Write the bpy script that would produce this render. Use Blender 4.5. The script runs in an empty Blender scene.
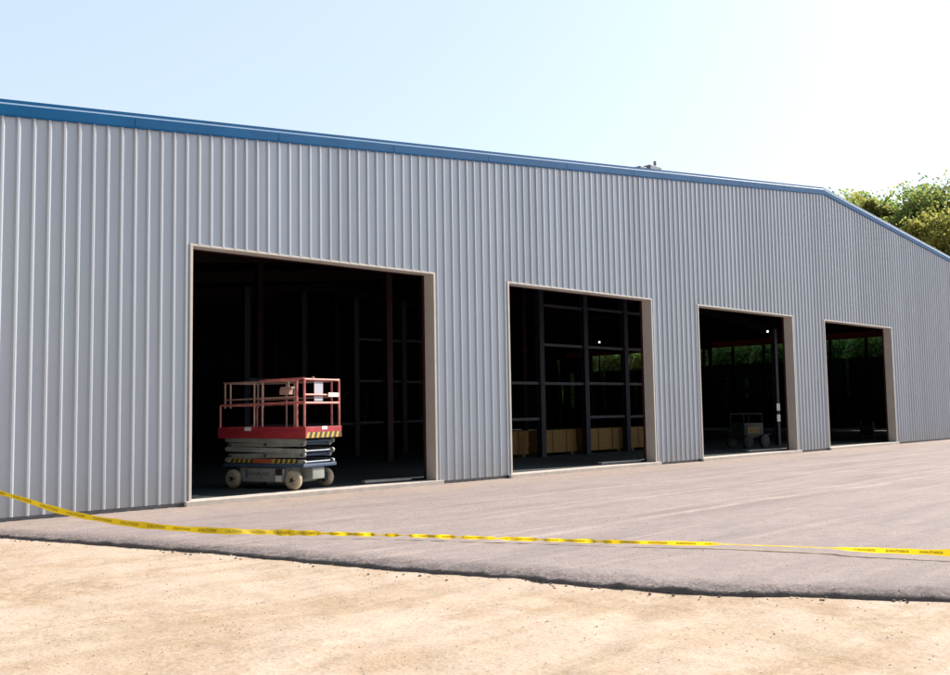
import bpy, bmesh, math, random
from mathutils import Vector, Matrix, noise
random.seed(7)
R = math.radians
sc = bpy.context.scene
col = sc.collection

# ------------------------------------------------------------------ camera
cam_d = bpy.data.cameras.new("camera")
cam = bpy.data.objects.new("camera", cam_d); col.objects.link(cam)
cam_d.sensor_width = 36.0; cam_d.lens = 36.0; cam_d.clip_start = .05; cam_d.clip_end = 6000
YAW, PIT, ROL = 0.771641, 0.077834, -0.0167728
F = Vector((math.sin(YAW)*math.cos(PIT), math.cos(YAW)*math.cos(PIT), math.sin(PIT)))
Rt = Vector((math.cos(YAW), -math.sin(YAW), 0)); Up = Rt.cross(F)
R2 = math.cos(ROL)*Rt + math.sin(ROL)*Up; U2 = -math.sin(ROL)*Rt + math.cos(ROL)*Up
m = Matrix((R2, U2, -F)).transposed().to_4x4()
m.translation = Vector((-8.6207, -16.5255, 1.5618))
cam.matrix_world = m
sc.camera = cam

# ------------------------------------------------------------------ sky, sun, exposure
SUN = Vector((.79, -.15, .58)).normalized()
w = bpy.data.worlds.new("World"); sc.world = w; w.use_nodes = True
nt = w.node_tree; nt.nodes.clear()
sky = nt.nodes.new('ShaderNodeTexSky'); sky.sky_type = 'NISHITA'; sky.sun_disc = False
sky.sun_elevation = math.asin(SUN.z); sky.sun_rotation = math.atan2(SUN.x, SUN.y)
sky.air_density = 1.0; sky.dust_density = 2.0; sky.ozone_density = 1.0
bg = nt.nodes.new('ShaderNodeBackground'); bg.inputs[1].default_value = .15
veil = nt.nodes.new('ShaderNodeMix'); veil.data_type = 'RGBA'; veil.inputs[0].default_value = .66
veil.inputs[7].default_value = (3.0, 3.48, 3.8, 1)          # thin even veil of high cloud
wo = nt.nodes.new('ShaderNodeOutputWorld')
nt.links.new(sky.outputs[0], veil.inputs[6])
# unseen sky behind and left is dimmed to shade ribs and interior
tcw = nt.nodes.new('ShaderNodeTexCoord'); dt = nt.nodes.new('ShaderNodeVectorMath'); dt.operation = 'DOT_PRODUCT'
dt.inputs[1].default_value = (.94, .30, .15); nt.links.new(tcw.outputs['Generated'], dt.inputs[0])
mrw = nt.nodes.new('ShaderNodeMapRange'); mrw.inputs[1].default_value = -.65; mrw.inputs[2].default_value = .5
mrw.inputs[3].default_value = .22; mrw.inputs[4].default_value = 1; nt.links.new(dt.outputs['Value'], mrw.inputs[0])
vm = nt.nodes.new('ShaderNodeVectorMath'); vm.operation = 'SCALE'
nt.links.new(veil.outputs[2], vm.inputs[0]); nt.links.new(mrw.outputs[0], vm.inputs['Scale']); nt.links.new(vm.outputs[0], bg.inputs[0]); nt.links.new(bg.outputs[0], wo.inputs[0])
sl = bpy.data.lights.new("sun", 'SUN'); sl.energy = 5.0; sl.angle = R(.53); sl.color = (1, .885, .76)
so = bpy.data.objects.new("sun", sl); col.objects.link(so)
so.rotation_euler = (-SUN).to_track_quat('-Z', 'Y').to_euler(); so.location = (20, -30, 40)
sc.render.engine = 'CYCLES'
sc.view_settings.view_transform = 'Standard'; sc.view_settings.look = 'None'
sc.view_settings.exposure = .8; sc.view_settings.gamma = 1; sc.view_settings.use_curve_mapping = False
sc.render.resolution_x = 1024; sc.render.resolution_y = 728

# ------------------------------------------------------------------ materials
def nd(t, k, **kw):
    n = t.nodes.new(k)
    for a, b in kw.items(): setattr(n, a, b)
    return n
def mat(name, c, rough=.6, metal=0., var=.0, vscale=5., bump=0., bscale=40., c2=None, stretch=None, spec=.5):
    M = bpy.data.materials.new(name); M.use_nodes = True; t = M.node_tree
    b = t.nodes['Principled BSDF']; b.inputs['Roughness'].default_value = rough
    b.inputs['Metallic'].default_value = metal; b.inputs['Specular IOR Level'].default_value = spec
    b.inputs['Base Color'].default_value = (*c, 1)
    tc = nd(t, 'ShaderNodeTexCoord'); mp = nd(t, 'ShaderNodeMapping')
    if stretch: mp.inputs['Scale'].default_value = stretch
    t.links.new(tc.outputs['Object'], mp.inputs[0])
    if var or c2:
        n = nd(t, 'ShaderNodeTexNoise'); n.inputs['Scale'].default_value = vscale; n.inputs['Detail'].default_value = 6
        t.links.new(mp.outputs[0], n.inputs['Vector'])
        r = nd(t, 'ShaderNodeValToRGB'); r.color_ramp.elements[0].position = .3; r.color_ramp.elements[1].position = .7
        d = c2 if c2 else tuple(x*(1+var) for x in c); e = c if c2 else tuple(x*(1-var) for x in c)
        r.color_ramp.elements[0].color = (*e, 1); r.color_ramp.elements[1].color = (*d, 1)
        t.links.new(n.outputs[0], r.inputs[0]); t.links.new(r.outputs[0], b.inputs['Base Color'])
        mr = nd(t, 'ShaderNodeMapRange'); mr.inputs[3].default_value = rough-.08; mr.inputs[4].default_value = min(1, rough+.1)
        t.links.new(n.outputs[0], mr.inputs[0]); t.links.new(mr.outputs[0], b.inputs['Roughness'])
    if bump:
        n2 = nd(t, 'ShaderNodeTexNoise'); n2.inputs['Scale'].default_value = bscale; n2.inputs['Detail'].default_value = 5
        t.links.new(mp.outputs[0], n2.inputs['Vector'])
        bp = nd(t, 'ShaderNodeBump'); bp.inputs['Strength'].default_value = bump; bp.inputs['Distance'].default_value = .02
        t.links.new(n2.outputs[0], bp.inputs['Height']); t.links.new(bp.outputs[0], b.inputs['Normal'])
    return M

def wall_material():
    M = bpy.data.materials.new("painted_steel_siding"); M.use_nodes = True; t = M.node_tree
    b = t.nodes['Principled BSDF']; b.inputs['Roughness'].default_value = .40; b.inputs['Metallic'].default_value = .35
    tc = nd(t, 'ShaderNodeTexCoord'); sx = nd(t, 'ShaderNodeSeparateXYZ'); t.links.new(tc.outputs['Object'], sx.inputs[0])
    # each 0.76 m sheet has its own slight tone
    dv = nd(t, 'ShaderNodeMath', operation='DIVIDE'); dv.inputs[1].default_value = .7625; t.links.new(sx.outputs[0], dv.inputs[0])
    fl = nd(t, 'ShaderNodeMath', operation='FLOOR'); t.links.new(dv.outputs[0], fl.inputs[0])
    wn = nd(t, 'ShaderNodeTexWhiteNoise', noise_dimensions='1D'); t.links.new(fl.outputs[0], wn.inputs['W'])
    n = nd(t, 'ShaderNodeTexNoise'); n.inputs['Scale'].default_value = .9; n.inputs['Detail'].default_value = 5
    t.links.new(tc.outputs['Object'], n.inputs['Vector'])
    # rain streaks and splashed dust near the ground
    mp = nd(t, 'ShaderNodeMapping'); mp.inputs['Scale'].default_value = (9, 1, .25); t.links.new(tc.outputs['Object'], mp.inputs[0])
    n3 = nd(t, 'ShaderNodeTexNoise'); n3.inputs['Scale'].default_value = 1.5; n3.inputs['Detail'].default_value = 6; t.links.new(mp.outputs[0], n3.inputs['Vector'])
    a1 = nd(t, 'ShaderNodeMath', operation='MULTIPLY_ADD'); a1.inputs[1].default_value = .12; a1.inputs[2].default_value = .86; t.links.new(wn.outputs[0], a1.inputs[0])
    a2 = nd(t, 'ShaderNodeMath', operation='MULTIPLY_ADD'); a2.inputs[1].default_value = .10; t.links.new(n.outputs[0], a2.inputs[0]); t.links.new(a1.outputs[0], a2.inputs[2])
    a3 = nd(t, 'ShaderNodeMath', operation='MULTIPLY_ADD'); a3.inputs[1].default_value = .08; t.links.new(n3.outputs[0], a3.inputs[0]); t.links.new(a2.outputs[0], a3.inputs[2])
    mx = nd(t, 'ShaderNodeMix', data_type='RGBA', blend_type='MULTIPLY'); mx.inputs[0].default_value = 1
    mx.inputs[6].default_value = (.435, .487, .565, 1); t.links.new(a3.outputs[0], mx.inputs[7])
    dr = nd(t, 'ShaderNodeMapRange'); dr.inputs[1].default_value = .0; dr.inputs[2].default_value = .7; dr.inputs[3].default_value = .45; dr.inputs[4].default_value = 0
    t.links.new(sx.outputs[2], dr.inputs[0])
    dm = nd(t, 'ShaderNodeMath', operation='MULTIPLY'); t.links.new(dr.outputs[0], dm.inputs[0]); t.links.new(n3.outputs[0], dm.inputs[1])
    m2 = nd(t, 'ShaderNodeMix', data_type='RGBA'); t.links.new(dm.outputs[0], m2.inputs[0]); t.links.new(mx.outputs[2], m2.inputs[6])
    m2.inputs[7].default_value = (.36, .31, .26, 1)
    t.links.new(m2.outputs[2], b.inputs['Base Color'])
    n4 = nd(t, 'ShaderNodeTexNoise'); n4.inputs['Scale'].default_value = 1.7; n4.inputs['Detail'].default_value = 2; t.links.new(tc.outputs['Object'], n4.inputs['Vector'])
    bp = nd(t, 'ShaderNodeBump'); bp.inputs['Strength'].default_value = .35; bp.inputs['Distance'].default_value = .012
    t.links.new(n4.outputs[0], bp.inputs['Height']); t.links.new(bp.outputs[0], b.inputs['Normal'])
    return M

def ground_material(name, ca, cb, cc, dark, streak=None, fine=60., dust=False):
    """three tones mixed by noises; optional long streaks (tyre tracks) along world X"""
    M = bpy.data.materials.new(name); M.use_nodes = True; t = M.node_tree
    b = t.nodes['Principled BSDF']; b.inputs['Roughness'].default_value = .9; b.inputs['Specular IOR Level'].default_value = .25
    tc = nd(t, 'ShaderNodeTexCoord')
    def noi(scale, detail=6, vec=None, rough=.55):
        n = nd(t, 'ShaderNodeTexNoise'); n.inputs['Scale'].default_value = scale; n.inputs['Detail'].default_value = detail
        n.inputs['Roughness'].default_value = rough
        t.links.new(vec or tc.outputs['Object'], n.inputs['Vector']); return n.outputs[0]
    def ramp(v, a, bb):
        r = nd(t, 'ShaderNodeMapRange'); r.inputs[1].default_value = a; r.inputs[2].default_value = bb; r.clamp = True
        t.links.new(v, r.inputs[0]); return r.outputs[0]
    def mix(f, A, B):
        x = nd(t, 'ShaderNodeMix', data_type='RGBA'); t.links.new(f, x.inputs[0])
        for s, v in ((6, A), (7, B)):
            if isinstance(v, tuple): x.inputs[s].default_value = (*v, 1)
            else: t.links.new(v, x.inputs[s])
        return x.outputs[2]
    def mul(a, k):
        x = nd(t, 'ShaderNodeMath', operation='MULTIPLY'); t.links.new(a, x.inputs[0])
        if isinstance(k, float): x.inputs[1].default_value = k
        else: t.links.new(k, x.inputs[1])
        return x.outputs[0]
    c = mix(ramp(noi(.55), .35, .65), ca, cb)
    c = mix(mul(ramp(noi(1.3, 8, rough=.65), .5, .72), .8), c, cc)
    if streak:
        for (ang, sc_, amt, tone) in streak:
            mp = nd(t, 'ShaderNodeMapping'); mp.inputs['Rotation'].default_value = (0, 0, ang); mp.inputs['Scale'].default_value = (.11, 1, 1)
            t.links.new(tc.outputs['Object'], mp.inputs[0])
            c = mix(mul(ramp(noi(sc_, 5, mp.outputs[0], .6), .47, .66), amt), c, tone)
    if dust:                                   # tan dust swept against the wall
        sp = nd(t, 'ShaderNodeSeparateXYZ'); t.links.new(tc.outputs['Object'], sp.inputs[0])
        c = mix(mul(mul(ramp(sp.outputs[1], -2.2, -.2), ramp(noi(2.0, 6), .3, .6)), .7), c, (.42, .33, .26))
        nw = nd(t, 'ShaderNodeMath', operation='MULTIPLY_ADD'); nw.inputs[1].default_value = 1.6; t.links.new(noi(.12, 2), nw.inputs[0]); t.links.new(sp.outputs[1], nw.inputs[2])
        brk = ramp(noi(.5, 4), .35, .6)
        for yc, wd_, am in ((-7.0, .16, .9), (-6.5, .09, .6), (-4.9, .14, .7), (-4.4, .09, .5), (-9.3, .10, .5), (-2.9, .16, .6), (-5.7, .05, .5), (-8.1, .05, .6)):   # dusty wheel tracks
            s1 = nd(t, 'ShaderNodeMath', operation='SUBTRACT'); s1.inputs[1].default_value = yc; t.links.new(nw.outputs[0], s1.inputs[0])
            s2 = nd(t, 'ShaderNodeMath', operation='ABSOLUTE'); t.links.new(s1.outputs[0], s2.inputs[0])
            c = mix(mul(mul(ramp(s2.outputs[0], wd_, 0.), brk), am), c, (.46, .39, .36))
        c = mix(mul(ramp(noi(7., 6, rough=.75), .48, .7), .35), c, (.14, .12, .125))
        at_ = nd(t, 'ShaderNodeAttribute'); at_.attribute_name = 'edge'      # crumbly ragged edge, with the shoulder's shade darkened into its colour
        c = mix(mul(ramp(at_.outputs['Fac'], .62, .05), ramp(noi(22., 5, rough=.8), .36, .58)), c, (.085, .075, .08))
    else:
        c = mix(mul(mul(ramp(noi(.5, 6, rough=.7), .50, .64), ramp(noi(9., 7, rough=.8), .42, .62)), .75), c, (.27, .18, .09))
        c = mix(mul(ramp(noi(6., 7, rough=.8), .5, .72), .4), c, (.30, .215, .14))
    c = mix(mul(ramp(noi(fine, 4, rough=.7), .5, .72), .6), c, dark)
    c = mix(mul(ramp(noi(fine*2.7, 2), .55, .7), .35), c, tuple(min(1, x*1.35) for x in ca))
    t.links.new(c, b.inputs['Base Color'])
    bp = nd(t, 'ShaderNodeBump'); bp.inputs['Strength'].default_value = .8; bp.inputs['Distance'].default_value = .016
    t.links.new(noi(fine*.5, 6, rough=.7), bp.inputs['Height']); t.links.new(bp.outputs[0], b.inputs['Normal'])
    return M

M_wall = wall_material()
M_trimblue = mat("blue_painted_trim", (.0, .088, .25), .5, var=.1, vscale=2, spec=.15)
M_ledge_sheen = mat("trim_ledge_sheen", (.20, .30, .44), .4, var=.05)  # paler blue stands for sun and sky sheen on the trim ledge
M_frame = mat("stone_painted_door_trim", (.60, .575, .54), .5, var=.06, vscale=3)
M_roof = mat("galvalume_roof", (.5, .52, .54), .35, .6, var=.05)
M_vent = mat('vent_grey', (.22, .25, .33), .6)
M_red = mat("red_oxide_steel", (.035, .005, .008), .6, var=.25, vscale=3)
M_strut = mat("red_primer_strut", (.70, .10, .05), .6, var=.2, vscale=3)
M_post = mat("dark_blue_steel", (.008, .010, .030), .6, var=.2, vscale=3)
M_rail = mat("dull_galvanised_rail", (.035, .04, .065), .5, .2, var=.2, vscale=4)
M_dark = mat("dark_interior", (.009, .010, .014), .8, var=.3, vscale=.7)  # near-black so interior surfaces bounce little light
M_grn = mat("dark_green_liner", (.02, .085, .055), .8, var=.5, vscale=1.2, stretch=(1, 1, .15))
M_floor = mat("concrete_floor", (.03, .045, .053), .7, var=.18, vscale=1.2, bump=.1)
M_sill = mat("sill_concrete", (.50, .46, .43), .85, var=.12, vscale=6, bump=.3, bscale=30)
M_found = mat("foundation_concrete", (.17, .18, .20), .85, var=.2, vscale=4, bump=.3)
M_sand = ground_material("sandy_gravel", (.54, .445, .37), (.49, .395, .315), (.35, .25, .155), (.21, .155, .11),
                         streak=[(R(45), 1.6, .45, (.50, .43, .35)), (R(40), 2.6, .5, (.33, .245, .155))], fine=30.)
M_asph = ground_material("dusty_asphalt", (.295, .252, .252), (.33, .286, .282), (.39, .33, .32), (.10, .088, .095),
                         streak=[(R(2), 1.5, .5, (.18, .155, .163)), (R(-4), 4.2, .45, (.36, .31, .30)), (R(-10), 1.4, .3, (.33, .28, .27))], fine=40., dust=True)
M_edge = mat("shaded_asphalt_edge", (.11, .10, .10), .9, var=.4, vscale=25, bump=.8, bscale=60, c2=(.17, .15, .145))  # the edge's shade is put into this darker asphalt; crumbs share it
M_stone = mat("pebble_stone", (.46, .39, .31), .85, var=.3, vscale=1.5)
M_osb = mat("board_stack_wood", (.30, .165, .05), .75, c2=(.42, .24, .07), vscale=6, stretch=(.5, 1, 14))
M_band = mat("strapping_band", (.03, .03, .03), .5)
M_yel = mat("yellow_tape_film", (.85, .62, .01), .35, var=.05, vscale=8)
M_ink = mat("black_print", (.17, .12, .012), .5)
M_brown = mat("weathered_stake_wood", (.30, .21, .12), .8, var=.2, vscale=8, stretch=(1, 1, .2))

# thin film lets some sunlight through
_t = M_yel.node_tree; _b = _t.nodes['Principled BSDF']; _tr = nd(_t, 'ShaderNodeBsdfTranslucent'); _tr.inputs[0].default_value = (.95, .72, .03, 1)
_mx = nd(_t, 'ShaderNodeMixShader'); _mx.inputs[0].default_value = .5
_t.links.new(_b.outputs[0], _mx.inputs[1]); _t.links.new(_tr.outputs[0], _mx.inputs[2]); _t.links.new(_mx.outputs[0], _t.nodes['Material Output'].inputs[0])

# ------------------------------------------------------------------ mesh helpers
class MB:
    def __init__(s): s.v = []; s.f = []; s.mi = []
    def add(s, vs, fs, mi=0):
        b = len(s.v); s.v += [tuple(v) for v in vs]; s.f += [tuple(i+b for i in f) for f in fs]; s.mi += [mi]*len(fs)
    def box(s, a, b, mi=0):
        x0, y0, z0 = a; x1, y1, z1 = b
        s.add([(x0,y0,z0),(x1,y0,z0),(x1,y1,z0),(x0,y1,z0),(x0,y0,z1),(x1,y0,z1),(x1,y1,z1),(x0,y1,z1)],
              [(0,3,2,1),(4,5,6,7),(0,1,5,4),(1,2,6,5),(2,3,7,6),(3,0,4,7)], mi)
    def cyl(s, a, b, r, n=12, r2=None, mi=0):
        a = Vector(a); b = Vector(b); r2 = r if r2 is None else r2
        d = (b-a).normalized(); u = d.orthogonal().normalized(); v = d.cross(u)
        vs = []
        for p, q in ((a, r), (b, r2)):
            for k in range(n):
                t = 2*math.pi*k/n; vs.append(p + u*math.cos(t)*q + v*math.sin(t)*q)
        s.add(vs, [(k, (k+1) % n, n+(k+1) % n, n+k) for k in range(n)] + [tuple(range(n-1, -1, -1)), tuple(range(n, 2*n))], mi)
    def bar(s, a, b, wd, ht, mi=0, up=(0, 0, 1)):
        a = Vector(a); b = Vector(b); d = (b-a).normalized(); u = d.cross(Vector(up))
        if u.length < 1e-4: u = Vector((1, 0, 0))
        u.normalize(); v = u.cross(d).normalized()
        vs = []
        for p in (a, b):
            for su, sv in ((-1,-1),(1,-1),(1,1),(-1,1)): vs.append(p + u*su*wd/2 + v*sv*ht/2)
        s.add(vs, [(0,1,5,4),(1,2,6,5),(2,3,7,6),(3,0,4,7),(3,2,1,0),(4,5,6,7)], mi)
    def build(s, name, mats, parent=None, bevel=0, smooth=False, loc=None):
        me = bpy.data.meshes.new(name); me.from_pydata(s.v, [], s.f)
        for mm in (mats if isinstance(mats, (list, tuple)) else [mats]): me.materials.append(mm)
        me.polygons.foreach_set('material_index', s.mi)
        if smooth: me.polygons.foreach_set('use_smooth', [True]*len(me.polygons))
        me.update()
        bm = bmesh.new(); bm.from_mesh(me); bmesh.ops.recalc_face_normals(bm, faces=bm.faces) if len(s.v) < 40000 and not getattr(s, 'keep', False) else None
        bm.to_mesh(me); bm.free()
        o = bpy.data.objects.new(name, me); col.objects.link(o)
        if parent: o.parent = parent
        if loc: o.location = loc
        if bevel:
            bv = o.modifiers.new('bevel', 'BEVEL'); bv.width = bevel; bv.segments = 2; bv.limit_method = 'ANGLE'
        return o
def tag(o, label=None, cat=None, group=None, kind=None):
    if label: o['label'] = label
    if cat: o['category'] = cat
    if group: o['group'] = group
    if kind: o['kind'] = kind
    return o
def empty(name, loc, rz=0, **k):
    o = bpy.data.objects.new(name, None); col.objects.link(o); o.location = loc; o.rotation_euler = (0, 0, rz)
    return tag(o, **k)
def copy_tree(o, parent=None):
    c = o.copy(); col.objects.link(c); c.parent = parent
    for ch in list(o.children): copy_tree(ch, c)
    return c
def lin(a, b, st):
    n = max(1, int(round(abs(b-a)/st))); return [a+(b-a)*i/n for i in range(n)]
def fbm(x, y, s, seed=0., o=4):
    return noise.fractal(Vector((x*s+seed, y*s-seed, seed)), 1., 2., o)

# ------------------------------------------------------------------ ground (sand)
def edge_x(y):
    P = [(3.0, -5.4), (0.0, -4.45), (-1.6, -3.84), (-2.79, -3.43), (-3.88, -3.05), (-5.45, -2.57), (-7.66, -2.04), (-9.51, -1.49), (-10.57, -1.18),
         (-11.68, -.82), (-12.62, -.19), (-13.32, .24), (-15., 1.2), (-20., 4.5), (-30., 12.), (-45., 25.)]
    if y >= P[0][0]: return P[0][1]
    for (ya, xa), (yb, xb) in zip(P, P[1:]):
        if yb <= y <= ya:
            x = xa + (xb-xa)*(y-ya)/(yb-ya); break
    else: x = P[-1][1]
    return x + .10*fbm(y, 0, .5, 3) + .045*fbm(y, 5, 2.2, 9) + .02*fbm(y, 2, 7, 1)
xs = [-2500, -1200, -500, -200, -100, -60, -40, -30, -24, -20] + lin(-18, -11, .35) + lin(-11, 6.5, .075) + lin(6.5, 14, .5) + [14, 18, 25, 40, 60, 90, 150, 300, 700, 2500]
ys = [-2500, -1200, -500, -200, -100, -60, -45, -35, -28] + lin(-24, -16.5, .4) + lin(-16.5, -1, .075) + lin(-1, 4, .4) + [4, 7, 12, 20, 35, 60, 100, 200, 500, 1200, 2500]
g = MB()
for y in ys:
    for x in xs:
        z = -.175
        if -20 < x < 20 and -26 < y < 6:
            z += .028*fbm(x, y, .45, 2) + .012*fbm(x, y, 1.9, 5, 5) + .006*fbm(x, y, 6, 7, 4)
            # shallow wheel ruts in the sand
            for o, a in ((11.2, .3), (12.9, .3), (16.0, -.12)):
                d = (y + o - a*(x+6) + .35*fbm(x, 0, .3, o))
                z -= .016*math.exp(-(d/.17)**2); z += .007*math.exp(-((abs(d)-.3)/.11)**2)
            dx = x - edge_x(y)
            if dx > .25: z = min(z, -.19)
            elif dx > -.35: z = z*.5 + -.168*.5
        g.v.append((x, y, z))
nx = len(xs)
for j in range(len(ys)-1):
    for i in range(nx-1):
        g.f.append((j*nx+i, j*nx+i+1, (j+1)*nx+i+1, (j+1)*nx+i)); g.mi.append(0)
g.keep = True
go = g.build('ground', M_sand, smooth=True); tag(go, 'pale sandy gravel ground with faint wheel ruts in front of the asphalt', kind='structure')

# ------------------------------------------------------------------ asphalt apron with rolled ragged edge
a = MB(); a.keep = True
offs = [-.02, 0, .03, .07, .12, .18, .25, .33, .42, .52, .65, .8] + lin(1, 14, .22) + lin(14, 30, .8) + [31, 34, 38, 44, 52, 62, 75, 95, 130, 180]
ays = [.04] + [-.05*k for k in range(0, 320)] + lin(-16, -24, .4) + lin(-24, -45, 1.5) + [-45]
for y in ays:
    ex = edge_x(y)
    for k, o in enumerate(offs):
        x = ex + o
        zt = -.10
        ew = .35+.25*fbm(y, 1, .9, 6); sh = max(0, 1-max(o, 0)/max(.12, ew)); fine = .016*fbm(x, y, 6, 3, 5)*(1 if o < .9 else .2)
        z = zt - .035*sh**1.7 + fine + .008*fbm(x, y, .5, 8)*(1 if o > .3 else 0)
        if o <= .0: z = -.155 + .012*fbm(x, y, 6, 4)
        if o < 0: z = -.24
        x += (.03*fbm(x, y, 8, 12, 3) if k in (1, 2, 3) else 0)
        a.v.append((x, y, z))
n = len(offs)
for j in range(len(ays)-1):
    for i in range(n-1):
        a.f.append((j*n+i, (j+1)*n+i, (j+1)*n+i+1, j*n+i+1)); a.mi.append(1 if i < 2 else 0)
ao = a.build('asphalt_apron', [M_asph, M_edge], smooth=True)
ea = ao.data.attributes.new('edge', 'FLOAT', 'POINT')
ea.data.foreach_set('value', [max(0., o)+.12*fbm(y, o, 1.5, 3) for y in ays for o in offs])
tag(ao, 'dusty grey asphalt apron with ragged dark edge before the building', kind='structure')

# crumbs of asphalt and pebbles
p = MB(); p.keep = True
def pebble(mb, x, y, z, r, mi):
    bm = bmesh.new(); bmesh.ops.create_icosphere(bm, subdivisions=1, radius=r)
    for v in bm.verts: v.co *= random.uniform(.7, 1.25); v.co.z *= .6
    vs = [(v.co.x+x, v.co.y+y, v.co.z+z) for v in bm.verts]; fs = [tuple(q.index for q in f.verts) for f in bm.faces]; bm.free()
    mb.add(vs, fs, mi)
def gz(x, y): return -.175 + .028*fbm(x, y, .45, 2) + .012*fbm(x, y, 1.9, 5, 5)
for k in range(260):
    y = random.uniform(-14.5, -.5); x = edge_x(y) - abs(random.gauss(0, .14)) + .03
    pebble(p, x, y, -.165, random.choice((.005, .007, .009, .012, .018)), 1 if random.random() < .7 else 0)
for k in range(3500):
    t = random.random()**.6
    x = random.uniform(-9, 0.5); y = random.uniform(-16, -2)
    if x > edge_x(y)-.05: continue
    pebble(p, x, y, gz(x, y)+.002, random.uniform(.003, .008)*(1.8 if random.random() < .03 else 1), 0)
for k in range(250):
    y = random.uniform(-13.5, -.3); x = edge_x(y) + random.random()**2*7
    pebble(p, x, y, -.097, random.uniform(.004, .011), 0)
po = p.build('loose_gravel', [M_stone, M_edge]); tag(po, 'loose pebbles and asphalt crumbs scattered over the sand', 'gravel', kind='stuff')

# ------------------------------------------------------------------ building
XL, XR, XM, YB = -4.1, 56.9, 26.4, 40.
H = 4.79; W = 6.1; PITCH = W/24
DX = [0., 8.656, 17.312, 25.968]
def zr(x): return 9.733 - .1041*abs(x-XM)
bld = empty('warehouse', (0, 0, 0), label='long grey ribbed metal warehouse with blue roof trim and four open bay doors', cat='warehouse')

# front siding: ribbed profile, extruded vertically, cut at door openings
prof = []
k0 = int((XL)/PITCH)-1
k = k0
while True:
    cx = (k+.5)*PITCH
    if cx > XR: break
    for dx, dy in ((-.047, 0), (-.016, -.038), (.016, -.038), (.047, 0)):
        x = cx+dx
        if XL < x < XR: prof.append((x, dy))
    k += 1
br = set([XL, XR, XM])
for d in DX: br.add(d); br.add(d+W)
for b_ in br:
    q = [pp for pp in prof if abs(pp[0]-b_) < .002]
    for pp in q: prof.remove(pp)
    lo = max([pp for pp in prof if pp[0] < b_], default=(0, 0)); hi = min([pp for pp in prof if pp[0] > b_], default=(0, 0))
    yy = 0 if lo == (0, 0) or hi == (0, 0) else lo[1]+(hi[1]-lo[1])*(b_-lo[0])/(hi[0]-lo[0])
    prof.append((b_, yy))
prof.sort()
s = MB(); s.keep = True
for (xa, ya), (xb, yb) in zip(prof, prof[1:]):
    mx = (xa+xb)/2; zb = -.03
    if any(d < mx < d+W for d in DX): zb = H+.02
    s.add([(xa, ya, zb), (xb, yb, zb), (xb, yb, zr(xb)+.12), (xa, ya, zr(xa)+.12)], [(0, 1, 2, 3)])
s.build('front_wall', M_wall, bld)
# foundation strip below siding, between doors
segs = [(XL+.03, 0)] + [(DX[i]+W, DX[i+1]) for i in range(3)] + [(DX[3]+W, XR-.03)]
for xa, xb in segs:
    f = MB(); f.box((xa+.07, .012, -.3), (xb-.07, .30, .06)); f.build('foundation', M_found, bld)

# rake trims
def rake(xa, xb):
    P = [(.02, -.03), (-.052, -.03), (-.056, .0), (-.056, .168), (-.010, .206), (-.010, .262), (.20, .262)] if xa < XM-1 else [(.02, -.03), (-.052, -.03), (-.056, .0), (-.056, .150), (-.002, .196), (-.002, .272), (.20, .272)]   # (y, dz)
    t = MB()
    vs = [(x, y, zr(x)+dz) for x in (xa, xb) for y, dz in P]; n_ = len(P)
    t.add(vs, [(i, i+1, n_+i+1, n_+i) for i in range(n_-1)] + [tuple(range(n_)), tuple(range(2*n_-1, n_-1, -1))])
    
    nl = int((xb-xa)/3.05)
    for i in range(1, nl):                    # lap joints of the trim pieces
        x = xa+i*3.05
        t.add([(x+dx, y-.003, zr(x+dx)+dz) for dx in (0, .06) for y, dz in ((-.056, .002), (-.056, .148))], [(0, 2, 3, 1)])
    for k_ in ((3,) if xa < XM-1 else (3, 4, 5)): t.mi[k_] = 1  # ledge, and the right slope's lip, painted paler as sheen
    t.build('rake_trim', [M_trimblue, M_ledge_sheen], bld)
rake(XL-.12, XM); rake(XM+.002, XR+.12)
# roof: white-grey panels slightly above the trim
YR = .04
r_ = MB()
for xa, xb in ((XL-.15, XM), (XM, XR+.15)):
    r_.add([(xa, YR, zr(xa)+.225), (xb, YR, zr(xb)+.225), (xb, YB, zr(xb)+.225), (xa, YB, zr(xa)+.225),
            (xa, YR, zr(xa)+.255), (xb, YR, zr(xb)+.255), (xb, YB, zr(xb)+.255), (xa, YB, zr(xa)+.255)],
           [(0,3,2,1),(4,5,6,7),(0,1,5,4),(1,2,6,5),(2,3,7,6),(3,0,4,7)])
r_.build('roof', M_roof, bld)
v_ = MB()
v_.box((17.0, 1.8, zr(17)+.20), (17.8, 2.3, zr(17)+.86)); v_.box((17.5, 1.75, zr(17)+.25), (18.15, 2.25, zr(17)+.98)); v_.cyl((18.05, 1.95, zr(17)+.8), (18.05, 1.95, zr(17)+1.22), .05)
v_.build('roof_vent', M_vent, bld, bevel=.02)
# corner trim at left
c_ = MB(); c_.box((XL-.05, -.046, -.03), (XL+.08, -.002, zr(XL)-.03)); c_.box((XL-.05, -.002, -.03), (XL-.004, .16, zr(XL)-.03)); c_.build('corner_trim', M_wall, bld)
# other walls
lw = MB(); lw.box((XL, .03, -.05), (XL+.03, YB, zr(XL)+.1)); lw.build('left_wall', M_wall, bld)
li = MB(); li.box((XL+.08, .3, 0), (XL+.10, YB-.2, zr(XL)-.1)); li.build('wall_light_absorber', M_dark, bld)  # dark sheet added so the left wall bounces no light inside
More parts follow.
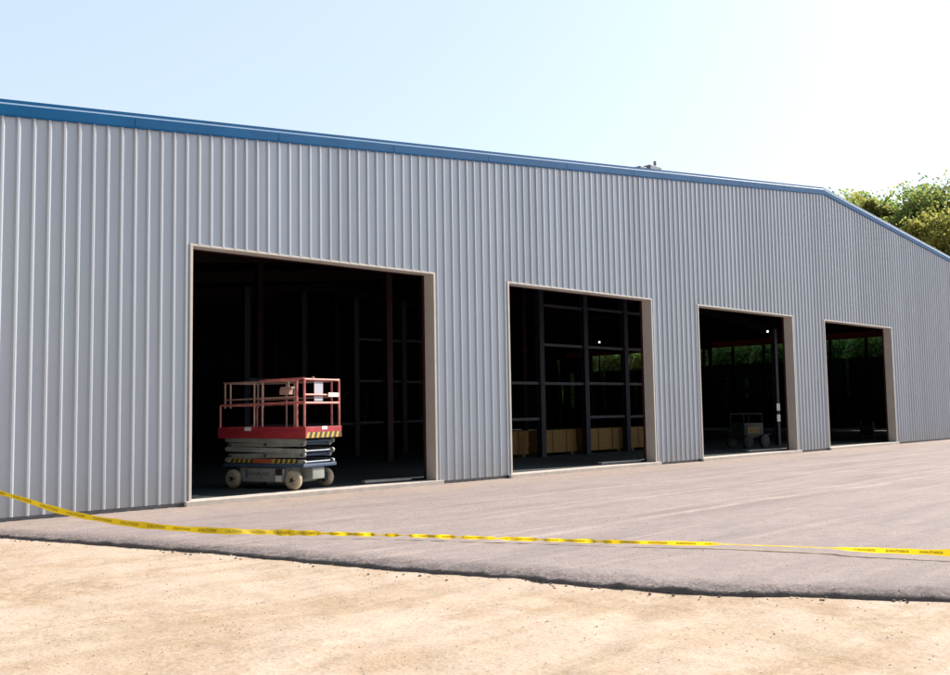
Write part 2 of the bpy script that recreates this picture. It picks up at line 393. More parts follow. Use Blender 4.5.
# right wall: clad up to 4.8, open band below eave strut
rw = MB(); rr = random.Random(5); y_ = .03
while y_ < YB-.1:
    wdt = rr.uniform(.75, 1.5); gp = rr.uniform(.16, .45) if rr.random() < .8 else 0
    y2 = min(y_+wdt, YB-.1); rw.box((XR-.03, y_, -.05), (XR, y2, 4.86))
    if gp:
        zt_ = rr.uniform(.5, 2.4); rw.box((XR-.03, y2, -.05), (XR, y2+gp, zt_))
        if rr.random() < .5: rw.box((XR-.03, y2, 3.9), (XR, y2+gp, 4.86))
    y_ = y2+gp
rw.box((XR-.03, 37.2, 4.861), (XR, YB-.1, zr(XR)+.2))  # rear end of the open band closed, added to block a sun patch
rw.build('right_wall', M_grn, bld)
for k_ in range(12):
    q = MB(); q.box((XR-.28, 9.+k_*2.6, 0), (XR-.12, 9.18+k_*2.6, 6.2)); q.build('wall_post', M_dark, bld)
es = MB(); es.box((XR-.25, .3, 6.22), (XR-.02, YB, 6.68)); es.build('eave_strut', M_strut, bld)
# rear wall with narrow openings
slots = [(32.7, 33.3, 1.5, 3.1), (34.7, 35.2, .9, 3.0), (35.7, 35.9, .9, 3.0), (37.7, 37.85, 1.6, 3.6), (38.3, 38.42, 1.6, 3.6)]
bw = MB(); px = XL
for xa, xb, za, zb in slots:
    bw.box((px, YB-.04, -.05), (xa, YB, 6)); bw.box((xa, YB-.04, -.05), (xb, YB, za)); bw.box((xa, YB-.04, zb), (xb, YB, 6)); px = xb
bw.box((px, YB-.04, -.05), (XR, YB, 6))
bw.add([(XL, YB-.02, 6), (XR, YB-.02, 6), (XR, YB-.02, zr(XR)+.2), (XM, YB-.02, zr(XM)+.2), (XL, YB-.02, zr(XL)+.2)], [(0, 1, 2, 3, 4)])
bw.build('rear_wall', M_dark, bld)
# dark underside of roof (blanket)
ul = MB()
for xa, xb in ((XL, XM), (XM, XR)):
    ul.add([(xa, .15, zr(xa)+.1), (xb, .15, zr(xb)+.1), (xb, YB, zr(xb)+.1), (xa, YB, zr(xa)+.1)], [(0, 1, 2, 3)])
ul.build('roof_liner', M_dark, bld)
# dark sheets added behind the front wall to stop light bouncing inside
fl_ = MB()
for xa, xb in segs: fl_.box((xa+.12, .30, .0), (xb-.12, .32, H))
fl_.box((XL+.1, .30, H+.35), (XR-.1, .32, 6.0)); fl_.build('wall_light_absorber', M_dark, bld)

# door frames, sills, red jamb steel
for d in DX:
    j = MB(); j.box((d-.055, -.036, -.02), (d, .30, H)); j.box((d-.0549, -.0361, H), (d+W+.0549, .2999, H+.042))
    j.box((d+W, -.036, -.02), (d+W+.055, .30, H))
    j.build('door_frame', M_frame, bld, bevel=.004)
    j = MB(); j.box((d-.12, .302, 0), (d+.03, .50, H+.3)); j.box((d+W-.03, .302, 0), (d+W+.12, .36, H+.3)); j.box((d+.031, .303, H+.01), (d+W-.051, .5, H+.3))
    j.build('door_jamb_steel', M_red, bld)
    j = MB(); j.box((d-.16, -.13, -.3), (d+W+.16 if d < 20 else d+W+.05, -.038, -.006)); j.box((d+.002, -.0379, -.3), (d+W-.002, .30, -.006))
    j.build('door_sill', M_sill, bld, bevel=.012)
# structural frames
for yf in (8., 16., 24., 32., 39.):
    q = MB()
    for x in (XL+.3, 11.2, XM, 41.6, XR-.35):
        q.box((x-.12, yf-.12, 0), (x+.12, yf+.12, zr(x)-.5))
    for xa, xb in ((XL+.2, XM), (XM, XR-.2)):
        q.bar((xa, yf, zr(xa)-.3), (xb, yf, zr(xb)-.3), .2, .55)
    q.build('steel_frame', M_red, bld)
pu = MB()
for k in range(18):
    x = XL+1+k*3.45
    pu.bar((x, .4, zr(x)), (x, YB-.2, zr(x)), .07, .18)
pu.build('purlins', M_red, bld)

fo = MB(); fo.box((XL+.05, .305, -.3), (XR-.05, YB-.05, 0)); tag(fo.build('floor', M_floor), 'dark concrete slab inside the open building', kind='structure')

# ------------------------------------------------------------------ steel frameworks inside
rf = random.Random(8)
def framework(x0, n, sp, y, levels, hgt, label, gap=.12):
    t = empty('steel_framework', (x0, y, 0), label=label, cat='framework', group='post and rail frameworks inside')
    for i in range(n+1):
        q = MB(); q.box((i*sp-.11, -.11, 0), (i*sp+.11, .11, hgt)); q.box((i*sp-.15, -.15, 0), (i*sp+.15, .15, .02)); q.build('post', M_post, t)
    for z in levels:
        for i in range(n):
            if rf.random() < gap: continue
            dz = rf.uniform(-.02, .03); q = MB(); q.box((i*sp+.111, -.05, z+dz), ((i+1)*sp-.111, .05, z+dz+.09)); q.build('rail', M_rail, t)
    return t
framework(10.66, 6, 2.36, 5., (1.22, 2.45, 3.75, 5.1), 6.3, 'dark post and rail steelwork with board stacks, inside the second doorway from the left')
framework(6.2, 6, 2.35, 12.5, (1.15, 2.75, 4.35), 6.0, 'dark post and rail steelwork behind the scissor lift in the largest doorway', .42)

def board_stack(x, y, wd, dp, h, label):
    t = empty('board_stack', (x, y, 0), label=label, cat='lumber stack', group='board stacks standing along the framework')
    for i in (.12, wd-.24):
        q = MB(); q.box((i, 0.02, 0), (i+.10, dp-.02, .10)); q.build('bearer', M_brown, t)
    q = MB(); n_ = int((h-.1)/.06)
    for i in range(n_):
        o = random.uniform(-.012, .012)
        q.box((o, random.uniform(-.012, .012), .102+i*.06), (wd+o, dp, .102+i*.06+.054))
    q.build('boards', M_osb, t)
    for xx in (.3*wd, .7*wd):
        q = MB(); q.box((xx, -.02, .1), (xx+.03, -.013, .105+n_*.06)); q.box((xx, -.02, .107+n_*.06), (xx+.03, dp, .113+n_*.06)); q.build('strap', M_band, t)
board_stack(13.5, 5.5, 1.75, 1.1, .88, 'shadowed brown board stack nearest the left jamb of the second doorway')
board_stack(15.75, 5.35, 1.85, 1.1, .92, 'brown board stack in the middle of the second doorway')
board_stack(18.1, 5.25, 2.05, 1.1, .92, 'widest brown board stack, right of centre in the second doorway')
board_stack(20.65, 5.25, 1.6, 1.1, .92, 'brown board stack partly hidden by the right jamb of the second doorway')

# low pale strips on the floor behind sills, in the sill colour
def floor_strip(x0, y0, x1, y1, label):
    q = MB(); q.bar((0, 0, .03), (x1-x0, y1-y0, .03), .16, .05)
    o = q.build('floor_strip', M_sill, loc=(x0, y0, .006)); tag(o, label, 'floor_strip', 'pale strips on the floor behind the sills')
floor_strip(4.5, .62, 5.75, .50, 'pale grey strip on the floor inside the right jamb of the largest doorway')
floor_strip(12.9, .58, 14.6, .47, 'pale grey strip on the floor at the right of the second doorway')
floor_strip(21.4, .8, 23.2, .6, 'pale grey strip on the floor at the right of the third doorway')

# lamps
M_lamp = bpy.data.materials.new('lit_lamp'); M_lamp.use_nodes = True
bb = M_lamp.node_tree.nodes['Principled BSDF']; bb.inputs['Emission Color'].default_value = (1, .9, .78, 1); bb.inputs['Emission Strength'].default_value = 2.2
def lamp(x, y, z, label):
    t = empty('hanging_lamp', (x, y, z), label=label, cat='lamp', group='small lit lamps hanging inside')
    q = MB(); q.cyl((0, 0, .32), (0, 0, zr(x)-z-.1), .012, 6); q.build('cable', M_band, t)
    q = MB(); q.cyl((0, 0, .08), (0, 0, .32), .10, 14, .03); q.build('shade', M_rail, t)
    bm = bmesh.new(); bmesh.ops.create_uvsphere(bm, u_segments=12, v_segments=8, radius=.055)
    me = bpy.data.meshes.new('bulb'); bm.to_mesh(me); bm.free(); me.materials.append(M_lamp)
    o = bpy.data.objects.new('bulb', me); col.objects.link(o); o.parent = t
lamp(30.6, 20, 6.4, 'small lit lamp high near the left jamb of the second doorway')
lamp(37.6, 20, 5.7, 'small lit lamp in the upper right of the second doorway')
lamp(40., 10, 5.75, 'small lit lamp high in the third doorway')

# papers on post in third doorway
q = MB(); q.box((26.85, 2.53, 0), (27.03, 2.71, 4.7)); t = q.build('steel_post', M_post); tag(t, 'dark steel post carrying two white notices inside third doorway', 'post')
M_sheet = mat('white_sheet', (.8, .8, .82), .7)
for z, n_ in ((1.54, 'upper'), (1.10, 'lower')):
    q = MB(); q.box((26.74, 2.50, z-.14), (27.0, 2.512, z+.14)); o = q.build('notice_sheet', M_sheet); tag(o, n_+' white sheet fixed on the post in the third doorway', 'notice', 'white notices on the steel post')

# ------------------------------------------------------------------ scissor lift
fdir = Vector((.276, -.961)); ANG = math.atan2(fdir.y, fdir.x)
lift = empty('scissor_lift', (2.78, 1.34, 0), ANG, label='red and grey scissor lift with folded arms parked just inside the widest doorway', cat='scissor lift')
M_lred = mat('lift_red_paint', (.36, .03, .045), .5, var=.2, vscale=5)
M_lgrey = mat('lift_grey_paint', (.27, .29, .285), .5, var=.18, vscale=5)
M_larm = mat('lift_arm_paint', (.30, .325, .315), .45, var=.2, vscale=5)
M_tyre = mat('cream_tyre_rubber', (.42, .36, .27), .85, var=.25, vscale=9)
M_hub = mat('wheel_hub_paint', (.45, .43, .36), .5, var=.1)
M_blk = mat('lift_black', (.02, .02, .022), .6)
M_tyel = mat('hazard_yellow', (.50, .38, .08), .6)
M_dkbr = mat('hazard_dark', (.06, .045, .02), .6)
M_lrail = mat('lift_rail_red', (.55, .17, .16), .5, var=.3, vscale=8)  # paler than the lift's red: sunlight on the rails put into the colour
M_lab = mat('white_label', (.78, .78, .76), .5)
M_lblue = mat('lift_blue_paint', (.045, .085, .16), .45)
L2, W2 = 1.13, .585
q = MB(); q.box((-.74, -W2+.14, .13), (.74, W2-.14, .46)); q.box((-L2+.05, -.2, .2), (L2-.05, .2, .45)); q.box((-.58, -W2+.06, .14), (.58, W2-.06, .44)); q.build('chassis', M_lgrey, lift, bevel=.02)
q = MB(); q.box((-L2, -W2+.04, .462), (L2, W2-.04, .53)); q.build('deck_frame', M_lblue, lift, bevel=.01)
for sx_ in (-1, 1):
    for sy in (-1, 1): q = MB(); q.box((sx_*.84-.12, sy*(W2-.18)-.05, .15), (sx_*.84+.12, sy*(W2-.18)+.05, .30)); q.build('axle_block', M_blk, lift)
for sx_ in (-.84, .84):
    for sy in (-1, 1):
        q = MB(); y1 = sy*W2; y0 = sy*(W2-.13); n_ = 32
        # rounded tyre: lathe about y
        P = [(.10, 0), (.178, 0), (.198, .18), (.203, .5), (.198, .82), (.178, 1), (.10, 1)]
        vs = []
        for i in range(n_):
            th = 2*math.pi*i/n_
            for r0, tt in P: vs.append((sx_+r0*math.cos(th), y0+(y1-y0)*tt, .203+r0*math.sin(th)))
        m_ = len(P)
        fs = [(i*m_+k, i*m_+k+1, ((i+1) % n_)*m_+k+1, ((i+1) % n_)*m_+k) for i in range(n_) for k in range(m_-1)]
        q.add(vs, fs); wh = q.build('wheel', M_tyre, lift, smooth=True)
        q = MB(); q.cyl((sx_, y1-sy*.035, .203), (sx_, y1-sy*.012, .203), .102, 24); q.cyl((sx_, y1-sy*.03, .203), (sx_, y1+sy*.012, .203), .04, 16, mi=1)
        for i in range(5):
            th = 2*math.pi*i/5; cx_, cz_ = sx_+.068*math.cos(th), .203+.068*math.sin(th)
            q.cyl((cx_, y1-sy*.02, cz_), (cx_, y1+sy*.0, cz_), .011, 8, mi=1)
        q.build('hub', [M_hub, M_blk], wh)
# controls hatch and label on the side tray, dark worn lettering strokes
q = MB(); q.box((.36, -W2+.045, .30), (.53, -W2+.0595, .43)); q.build('hatch', M_blk, lift)
q = MB(); q.box((.36, -W2+.045, .165), (.53, -W2+.059, .285)); q.build('label_sheet', M_lab, lift)
q = MB(); yy = -W2+.056
def stroke(x0, z0, x1, z1, w_=.016, mi=0): q.bar((x0, yy, z0), (x1, yy, z1), .006, w_, mi, up=(0, 0, 1) if abs(x1-x0) > abs(z1-z0) else (1, 0, 0))
random.seed(3)
q.box((-.48, yy-.003, .24), (-.435, yy+.003, .40), 0)
x_ = -.38
for i in range(8):
    hh = random.choice((.06, .075)); q.box((x_, yy-.003, .285), (x_+.014, yy+.003, .285+hh), 1)
    if i % 2: q.box((x_+.016, yy-.003, .285+hh-.018), (x_+.045, yy+.003, .285+hh), 1)
    else: q.box((x_+.016, yy-.003, .285), (x_+.045, yy+.003, .30), 1)
    if i in (0, 3, 6): q.box((x_+.036, yy-.003, .30), (x_+.048, yy+.003, .285+hh-.02), 1)
    x_ += .075
q.build('worn_lettering', [M_lblue, mat('worn_print', (.07, .07, .09), .6, var=.5, vscale=30)], lift)
# folded scissor arms: three pairs of long box links on each side
q = MB()
lv = [.585, .70, .815, .93, 1.02]
for sy in (-1, 1):
    for i, z in enumerate(lv):
        tilt = .018 if i % 2 else -.018
        yo = sy*(W2-.12-(.045 if i % 2 else 0)); ex = L2-.05-(.05 if i % 2 else 0)
        q.bar((-ex, yo, z-tilt), (ex, yo, z+tilt), .045, .102)
        for xx in (-ex, ex): q.cyl((xx, yo-.0225, z+(tilt if xx > 0 else -tilt)), (xx, yo+.0225, z+(tilt if xx > 0 else -tilt)), .053, 14)
q.build('scissor_arms', M_larm, lift, bevel=.008)
q = MB()
for i, z in enumerate(lv):
    ex = L2-.08-(.05 if i % 2 else 0); tl = .018 if i % 2 else -.018
    for xx in (-ex, ex, 0): q = MB(); q.cyl((xx, -W2+.1, z+tl*(xx/ex)), (xx, W2-.1, z+tl*(xx/ex)), .026 if xx else .03, 10); q.build('cross_tube', M_lblue, lift)
q = MB()
q.cyl((-.7, 0, .56), (.5, 0, .86), .05, 12); q.cyl((-.1, .12, .6), (.8, .12, .96), .045, 12); q.build('lift_cylinder', M_blk, lift)
# hazard tape along the lowest link and on the front toe board
def hazard(name, a_, b_, z0, z1, n_, y=None, x=None, skip=None):
    q = MB()
    for i in range(n_):
        u0 = a_+(b_-a_)*i/n_; u1 = a_+(b_-a_)*(i+1)/n_; sl_ = (b_-a_)/n_*.5; um = (u0+u1)/2
        red = skip and skip[0] <= i < skip[1]
        for (p0, p1, mi) in ((u0, um, 2 if red else 0), (um, u1, 2 if red else 1)):
            if y is not None: vs = [(p0, y, z0), (p1, y, z0), (p1+sl_*.6, y, z1), (p0+sl_*.6, y, z1)]
            else: vs = [(x, p0, z0), (x, p1, z0), (x, p1+sl_*.6, z1), (x, p0+sl_*.6, z1)]
            q.add(vs, [(0, 1, 2, 3)], mi)
    q.keep = True
    return q.build(name, [M_tyel, M_dkbr, mat(name+'_red', (.45, .10, .04), .5)], lift)
hazard('hazard_stripe', -L2+.1, L2-.22, .545, .632, 14, y=-W2+.0935, skip=(5, 9))
# platform
ZP = 1.07
PL, PW = 1.20, .60
q = MB(); q.box((-PL, -PW+.03, ZP+.02), (PL, PW-.03, ZP+.07)); q.build('platform_floor', M_lgrey, lift)
q = MB()
q.box((-PL, -PW, ZP), (PL, -PW+.028, ZP+.24)); q.box((-PL, PW-.028, ZP), (PL, PW, ZP+.24))
q.box((PL, -PW, ZP+.0), (PL+.03, PW, ZP+.235)); q.box((-PL-.03, -PW, ZP), (-PL, PW, ZP+.24))
q.box((-PL+.1, -PW-.025, ZP+.12), (PL-.12, -PW-.0005, ZP+.155))
q.build('toe_board', M_lred, lift, bevel=.006)
hz = hazard('front_hazard_tape', -PW+.02, PW-.05, ZP+.004, ZP+.12, 7, x=PL+.0315)
q = MB(); q.box((-.42, -PW-.032, ZP+.16), (-.24, -PW-.026, ZP+.24)); q.build('small_placard', M_lab, lift)
q = MB(); q.box((PL+.031, -.08, ZP+.17), (PL+.036, .10, ZP+.24)); q.build('small_placard', M_lab, lift)
# rails
TZ = 2.29
def tube(q, a_, b_, r=.021): q.cyl(a_, b_, r, 10)
q = MB()  # main rails
for sy in (-1, 1):
    y = sy*(PW-.025)
    for x in ((PL-.02), (PL-.22)): tube(q, (x, y, ZP+.2), (x, y, TZ), .024)
    tube(q, (-PL+.02, y, ZP+.2), (-PL+.02, y, 1.78), .022)
    tube(q, (-PL+.02, y, 1.78), (PL-.02, y, 1.82), .022)
    tube(q, (-.02, y, TZ), (PL-.02, y, TZ+.015), .024)
for z in (TZ, 1.80): tube(q, (PL-.02, -PW+.025, z), (PL-.02, PW-.025, z), .024)
tube(q, (PL-.02, -PW+.025, 1.97), (PL-.02, PW-.025, 1.97), .022)
tube(q, (-PL+.02, -PW+.025, 1.78), (-PL+.02, PW-.025, 1.78), .022)
q.build('guard_rail', M_lrail, lift, smooth=False)
M_prail = mat('pale_pink_rail', (.42, .27, .23), .5, var=.2, vscale=7)
q = MB()  # sliding extension rails, paler pink
for sy in (-1, 1):
    y = sy*(PW-.085)
    for x in (-PL+.10, -PL+.26, .0-.25, .0-.02):
        tube(q, (x, y, ZP+.1 if x > -.5 else 1.72), (x, y, TZ-.02), .02)
    tube(q, (-PL+.06, y, TZ-.02), (PL-.25, y, TZ-.02), .02)
    tube(q, (-PL+.10, y, 1.90), (PL-.25, y, 1.93), .018)
tube(q, (-PL+.10, -PW+.085, TZ-.02), (-PL+.10, PW-.085, TZ-.02), .02)
q.build('extension_rail', M_prail, lift)
q = MB(); q.box((PL-.62, -PW-.06, 1.98), (PL-.36, -PW+.06, 2.10)); q.box((PL-.60, -PW-.05, 2.10), (PL-.30, -PW+.05, 2.14)); q.cyl((PL-.42, -PW, 2.14), (PL-.42, -PW, 2.24), .02, 10)
q.build('control_box', M_prail, lift, bevel=.01)
q = MB(); q.box((PL-.06, -.22, 1.84), (PL-.045, .06, 2.25)); q.build('document_board', mat('pale_board', (.42, .44, .52), .6), lift)
q = MB(); q.box((PL+.005, .17, 1.93), (PL+.02, .52, 2.02)); q.build('white_plate', M_lab, lift)
q = MB(); q.cyl((PL-.02, -.3, TZ+.02), (PL-.02, -.3, TZ+.06), .03, 10); q.build('beacon', M_prail, lift)

# ------------------------------------------------------------------ small machine inside third doorway
M_mg = mat('machine_green', (.012, .035, .03), .5, var=.2); M_my = mat('machine_yellow', (.22, .15, .03), .5, var=.2)
t = empty('generator_cart', (24.5, 2.6, 0), R(-12), label='dark green wheeled generator cart with yellow panel inside the third doorway', cat='generator')
q = MB(); q.box((-.5, -.35, .35), (.55, .35, .95)); q.build('engine_housing', M_mg, t, bevel=.04)
q = MB(); q.box((-.35, -.365, .55), (.3, -.352, .82)); q.build('side_panel', M_my, t)
for x in (-.42, .5):
    for y in (-.42, .42):
        q = MB(); q.cyl((x, y-.06, .25), (x, y+.06, .25), .25, 20); wv = q.build('wheel', M_blk, t, bevel=.02)
        q = MB(); q.cyl((x, y-.07, .25), (x, y+.07, .25), .12, 12); q.build('rim', M_rail, wv)
q = MB(); q.bar((.55, 0, .4), (1.35, 0, .5), .05, .05); q.bar((1.35, -.25, .5), (1.35, .25, .5), .04, .04)
for y in (-.33, .33): q.cyl((-.5, y, .4), (-.5, y, 1.3), .02, 8); q.cyl((.5, y, .4), (.5, y, 1.3), .02, 8); q.cyl((-.5, y, 1.3), (.5, y, 1.3), .02, 8)
q.build('tow_frame', M_post, t)
t = empty('cable_reel', (36.2, 3.0, 0), R(20), label='dark blue cable reel standing low inside the rightmost doorway', cat='cable reel')
q = MB(); q.cyl((0, -.3, .42), (0, -.25, .42), .42, 24); q.cyl((0, .25, .42), (0, .3, .42), .42, 24); q.build('flange', mat('reel_blue', (.03, .05, .13), .5), t)
q = MB(); q.cyl((0, -.249, .42), (0, .249, .42), .26, 24); q.build('cable', M_blk, t)

# ------------------------------------------------------------------ caution tape
TP = [(-5.744, -2.757, 1.063, 0), (-4.535, -3.748, 0.645, 0), (-3.947, -4.153, 0.398, 0), (-3.446, -4.484, 0.251, 0), (-2.939, -4.827, 0.152, 0), (-2.384, -5.36, 0.088, 0.02), (-1.35, -5.62, -0.02, 0.1), (-0.51, -6.71, -0.05, -0.3), (0.1, -7.95, -0.05, 0.5), (0.67, -9.11, -0.05, -0.2), (1.26, -10.15, -0.05, 0.7), (1.42, -10.45, -0.05, 1.70), (1.78, -11.45, -0.04, 1.70), (1.82, -11.83, -0.03, 0.6), (2.11, -12.67, -0.02, 0), (2.36, -13.82, 0.02, 0)]
def cr(p0, p1, p2, p3, t): return tuple(.5*((2*b)+(-a+c)*t+(2*a-5*b+4*c-d)*t*t+(-a+3*b-3*c+d)*t**3) for a, b, c, d in zip(p0, p1, p2, p3))
smp = []
for i in range(len(TP)-1):
    P4 = [TP[max(i-1, 0)], TP[i], TP[i+1], TP[min(i+2, len(TP)-1)]]
    for k in range(24):
        c4 = cr(*P4, k/24); th = TP[i][3]+(TP[i+1][3]-TP[i][3])*k/24
        smp.append((Vector(c4[:3]), th))
smp.append((Vector(TP[-1][:3]), TP[-1][3]))
CAMP = Vector((-8.62, -16.53, 1.56))
S_ = [0.]; FR = []
for i, (pp, th) in enumerate(smp):
    if i: S_.append(S_[-1]+(pp-smp[i-1][0]).length)
    tg = (smp[min(i+1, len(smp)-1)][0]-smp[max(i-1, 0)][0]).normalized()
    up = Vector((0, 0, 1)); up = (up-tg*up.dot(tg)).normalized(); bn = tg.cross(up)
    ms = max(0, min(1, (i/len(smp)-.33)*8))*max(0, min(1, (.66-i/len(smp))*10))
    th = th - .45 + ms*(.75*math.sin(S_[-1]*17) + .35*math.sin(S_[-1]*6.3))
    FR.append((pp, (up*math.cos(th)+bn*math.sin(th)), (bn*math.cos(th)-up*math.sin(th))))
def ribbon(sv, v, off):
    sv = min(max(sv, 0), S_[-1]-1e-4); lo, hi = 0, len(S_)-1
    while hi-lo > 1:
        md = (lo+hi)//2
        if S_[md] <= sv: lo = md
        else: hi = md
    u = (sv-S_[lo])/(S_[hi]-S_[lo]); A, B = FR[lo], FR[hi]
    P_ = A[0].lerp(B[0], u); U_ = A[1].lerp(B[1], u).normalized(); N_ = A[2].lerp(B[2], u).normalized()
    return P_+U_*v+N_*off
tp = MB(); tp.keep = True
org = smp[0][0].copy()
hw = .038; NS = 900
def wfac(sv):
    f_ = sv/S_[-1]
    k_ = min(1.0, .62+max(0, f_-.05)*2.6) if f_ < .36 else max(.62, 1-(f_-.36)*5)
    if f_ > .86: k_ = min(1, .62+(f_-.86)*6)
    return k_*(1+.12*math.sin(sv*6.1)+.08*math.sin(sv*17))
for i in range(NS+1):
    sv = S_[-1]*i/NS
    hwl = hw*wfac(sv)
    for v in (-hwl, -hwl*.33, hwl*.33, hwl): tp.v.append(tuple(ribbon(sv, v, 0)-org))
for i in range(NS):
    for k in range(3): tp.f.append((i*4+k, i*4+k+1, (i+1)*4+k+1, (i+1)*4+k)); tp.mi.append(0)
tape = tp.build('caution_tape', M_yel, loc=org, smooth=True)
tag(tape, 'yellow caution tape with black lettering sagging and twisting low across the asphalt', 'caution tape')
cu = bpy.data.curves.new('lettering', 'FONT'); cu.body = 'CAUTION'; cu.size = .050; cu.resolution_u = 2
to = bpy.data.objects.new('tmp', cu); col.objects.link(to); bpy.context.view_layer.update()
me0 = bpy.data.meshes.new_from_object(to.evaluated_get(bpy.context.evaluated_depsgraph_get()))
bm = bmesh.new(); bm.from_mesh(me0); bmesh.ops.triangulate(bm, faces=bm.faces)
bmesh.ops.subdivide_edges(bm, edges=[e for e in bm.edges if e.calc_length() > .02], cuts=1); bmesh.ops.triangulate(bm, faces=bm.faces)
wx = max(v.co.x for v in bm.verts); hy = max(v.co.y for v in bm.verts)
LV = [v.co.copy() for v in bm.verts]; LF = [tuple(v.index for v in f.verts) for f in bm.faces]; bm.free()
bpy.data.objects.remove(to)
lt = MB(); lt.keep = True
sv = .12
while sv+wx < S_[-1]:
    for side in (1, -1):
        vs = []
        for c in LV:
            u_ = c.x if side == 1 else wx-c.x
            vs.append(ribbon(sv+u_, (c.y-hy/2)*wfac(sv+u_), side*.0022)-org)
        lt.add(vs, LF)
    sv += wx+.11
lt.build('printed_lettering', M_ink, tape)
for (pt, lb) in ((smp[0][0]+Vector((-.03, .02, 0)), 'wooden stake holding the high left end of the caution tape'), (smp[-1][0]+Vector((.03, -.03, 0)), 'wooden stake at the low right end of the caution tape')):
    q = MB(); q.box((-.02, -.02, -.2), (.02, .02, max(.4, pt.z+.25))); o = q.build('wooden_stake', M_brown, loc=(pt.x, pt.y, -.17)); tag(o, lb, 'stake', 'stakes holding the caution tape')

# ------------------------------------------------------------------ trees
def leafmat(name, c, c2):
    M = mat(name, c, .6, c2=c2, vscale=.6)
    t = M.node_tree; b = t.nodes['Principled BSDF']; tr = nd(t, 'ShaderNodeBsdfTranslucent'); mx = nd(t, 'ShaderNodeMixShader'); mx.inputs[0].default_value = .5
    tr.inputs[0].default_value = (c2[0]*1.7, c2[1]*1.9, c2[2]*1.8, 1)
    t.links.new(b.outputs[0], mx.inputs[1]); t.links.new(tr.outputs[0], mx.inputs[2]); t.links.new(mx.outputs[0], t.nodes['Material Output'].inputs[0])
    return M
LM = {'green': leafmat('leaf_green', (.10, .15, .045), (.19, .24, .07)), 'olive': leafmat('leaf_olive', (.16, .18, .04), (.28, .24, .07)),
      'gold': leafmat('leaf_gold', (.34, .27, .05), (.24, .24, .06)), 'dark': leafmat('leaf_dark', (.05, .10, .04), (.09, .15, .05))}
M_bark = mat('bark', (.10, .075, .055), .9, var=.3, vscale=4, bump=.5)
def tree_mesh(kind, h, r, nclump, per, leaf, seed, slim=1.):
    rnd = random.Random(seed); t = empty('broadleaf_tree', (0, 0, 0))
    tr = MB(); pts = [Vector((0, 0, -.3))]
    for i in range(1, 7): pts.append(Vector((rnd.uniform(-.25, .25)*i*.4, rnd.uniform(-.25, .25)*i*.4, h*.9*i/6)))
    for i in range(6): tr.cyl(pts[i], pts[i+1], .24*(1-i/6.6)*h/14, 8, .24*(1-(i+1)/6.6)*h/14)
    tips = []
    for i in range(34):
        zz = rnd.uniform(.18, .97); b0 = pts[0].lerp(pts[-1], zz); an = rnd.uniform(0, 6.28)
        rr = r*slim*math.sin(math.pi*min(1, (zz*.80+.14)))**.8*rnd.uniform(.55, 1.1)
        e = b0+Vector((math.cos(an)*rr, math.sin(an)*rr, rr*rnd.uniform(.25, .8))); tr.cyl(b0, e, .07*h/14, 5, .02)
        tips += [(b0.lerp(e, .6), rr*.28), (e, rr*.32)]
    for _ in range(5): tips.append((pts[-1]+Vector((rnd.uniform(-.8, .8), rnd.uniform(-.8, .8), rnd.uniform(-1.5, .3))), r*.30))
    tr.build('trunk', M_bark, t)
    lf = MB(); lf.keep = True
    for c in range(nclump):
        tc_, cr_ = rnd.choice(tips); cc = tc_+Vector((rnd.gauss(0, .5), rnd.gauss(0, .5), rnd.gauss(0, .5)))*cr_; rad = rnd.uniform(.35, .8)*max(.5, cr_)
        for k in range(per):
            pp = cc+Vector((rnd.gauss(0, .5), rnd.gauss(0, .5), rnd.gauss(0, .38)))*rad
            nrm = Vector((rnd.gauss(0, 1), rnd.gauss(0, 1), rnd.gauss(.5, 1))).normalized(); u = nrm.orthogonal().normalized(); v = nrm.cross(u)
            s1 = leaf*rnd.uniform(.6, 1.3)
            lf.add([pp-u*s1, pp-v*s1*.55, pp+u*s1, pp+v*s1*.55], [(0, 1, 2, 3)], rnd.random() < .2)
    lf.build('crown', [LM[kind], LM['olive' if kind != 'olive' else 'green']], t)
    return t
protos = {k_: tree_mesh(k_, 15, 3.9, 560, 42, .13, s_, sl_) for k_, s_, sl_ in (('green', 1, 1), ('olive', 2, .85), ('gold', 3, 1), ('dark', 4, .7))}
htop = {k_: max(v.co.z for ch in o_.children for v in ch.data.vertices) for k_, o_ in protos.items()}
used = set()
def tree(kind, x, y, h, rz, label, group='trees behind the building'):
    o = protos[kind] if kind not in used else copy_tree(protos[kind])
    used.add(kind); o.location = (x, y, -.2); o.rotation_euler = (0, 0, rz); k_ = (h+.2)/htop[kind]
    o.scale = (k_, k_, k_); tag(o, label, 'tree', group)
TS = 1.05
TL = [('dark', 76, 22.6, 20.9, 'thin dark tree just peeking over the roof right beside the ridge'),
      ('green', 75, 19.4, 20.5, 'green tree, first full crown right of the ridge'),
      ('olive', 72, 17.0, 19.0, 'low olive crown just behind the rake, right of the first green crown'),
      ('green', 74, 16.6, 18.9, 'mid green crown left of the sky gap over the rake'),
      ('gold', 70, 13.7, 15.6, 'low yellowing tree in the sky gap over the rake'),
      ('dark', 72, 13.0, 19.8, 'tall slender green tree right of the sky gap'),
      ('green', 69, 11.6, 18.8, 'bushy green tree beside the golden one at the right'),
      ('gold', 66, 9.4, 16.2, 'golden autumn tree low at the right edge of the photo'),
      ('gold', 73, 9.6, 19.6, 'tall golden tree at the right edge of the photo')]
for i, (k_, x, y, h, lb) in enumerate(TL): tree(k_, x, y, h*TS, i*1.3, lb)
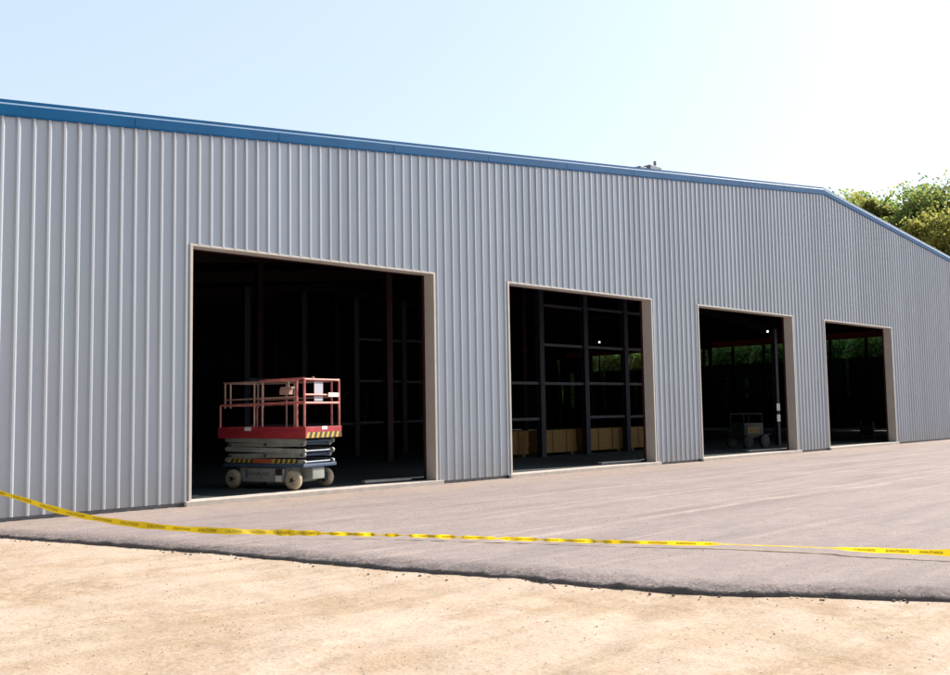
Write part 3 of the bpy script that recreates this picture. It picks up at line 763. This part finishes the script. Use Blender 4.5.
protos['thick'] = None; LM['thick'] = leafmat('leaf_thicket', (.06, .17, .07), (.11, .22, .05))
def thicket(seed):
    rnd = random.Random(seed); t = empty('leafy_shrub', (0, 0, 0)); tr = MB()
    for i in range(7):
        a_ = rnd.uniform(0, 6.28); tr.cyl((0, 0, -.3), (math.cos(a_)*1.2, math.sin(a_)*1.5, rnd.uniform(4, 6.6)), .06, 6, .015)
    tr.build('stem', M_bark, t); lf = MB(); lf.keep = True
    for k in range(7500):
        zz = rnd.uniform(0, 6.6); rr_ = 1.9*math.sqrt(max(.05, 1-(zz/7.6)**3))*rnd.random()**.4; a_ = rnd.uniform(0, 6.28)
        pp = Vector((math.cos(a_)*rr_, math.sin(a_)*rr_, zz)); nrm = Vector((rnd.gauss(0, 1), rnd.gauss(0, 1), rnd.gauss(.5, 1))).normalized(); u = nrm.orthogonal().normalized(); v = nrm.cross(u); s1 = .17*rnd.uniform(.6, 1.3)
        lf.add([pp-u*s1, pp-v*s1*.6, pp+u*s1, pp+v*s1*.6], [(0, 1, 2, 3)], rnd.random() < .12)
    lf.build('foliage', [LM['thick'], LM['olive']], t); return t
th0 = thicket(11)
def WH(y): return 'rightmost' if y < 16.5 else 'third' if y < 28 else 'second'
for i in range(21):
    o = th0 if i == 0 else copy_tree(th0)
    o.location = (59.2+(i % 2)*1.0, 9+i*1.9, -.2); o.rotation_euler = (0, 0, i*2.1); tag(o, 'dark leafy shrub behind the far wall, glimpsed through the %s doorway' % WH(9+i*1.9), 'shrub', 'shrubs behind the far wall')
for i in range(5):
    o = copy_tree(th0); o.location = (31.5+i*2.4, 42.2, -.2); o.scale = (1, 1, .8); o.rotation_euler = (0, 0, i*1.1); tag(o, 'dark leafy shrub glimpsed through the narrow rear openings', 'shrub', 'shrubs behind the rear wall')
for i in range(12):
    tree(('olive', 'gold', 'green')[i % 3], 62.5+(i % 2)*3.2, 12+i*2.8, 10.5+(i*7 % 4)*.6, i*.9, 'leafy tree above the far wall, glimpsed high in the %s doorway' % WH(12+i*2.8), 'trees glimpsed through the far wall')
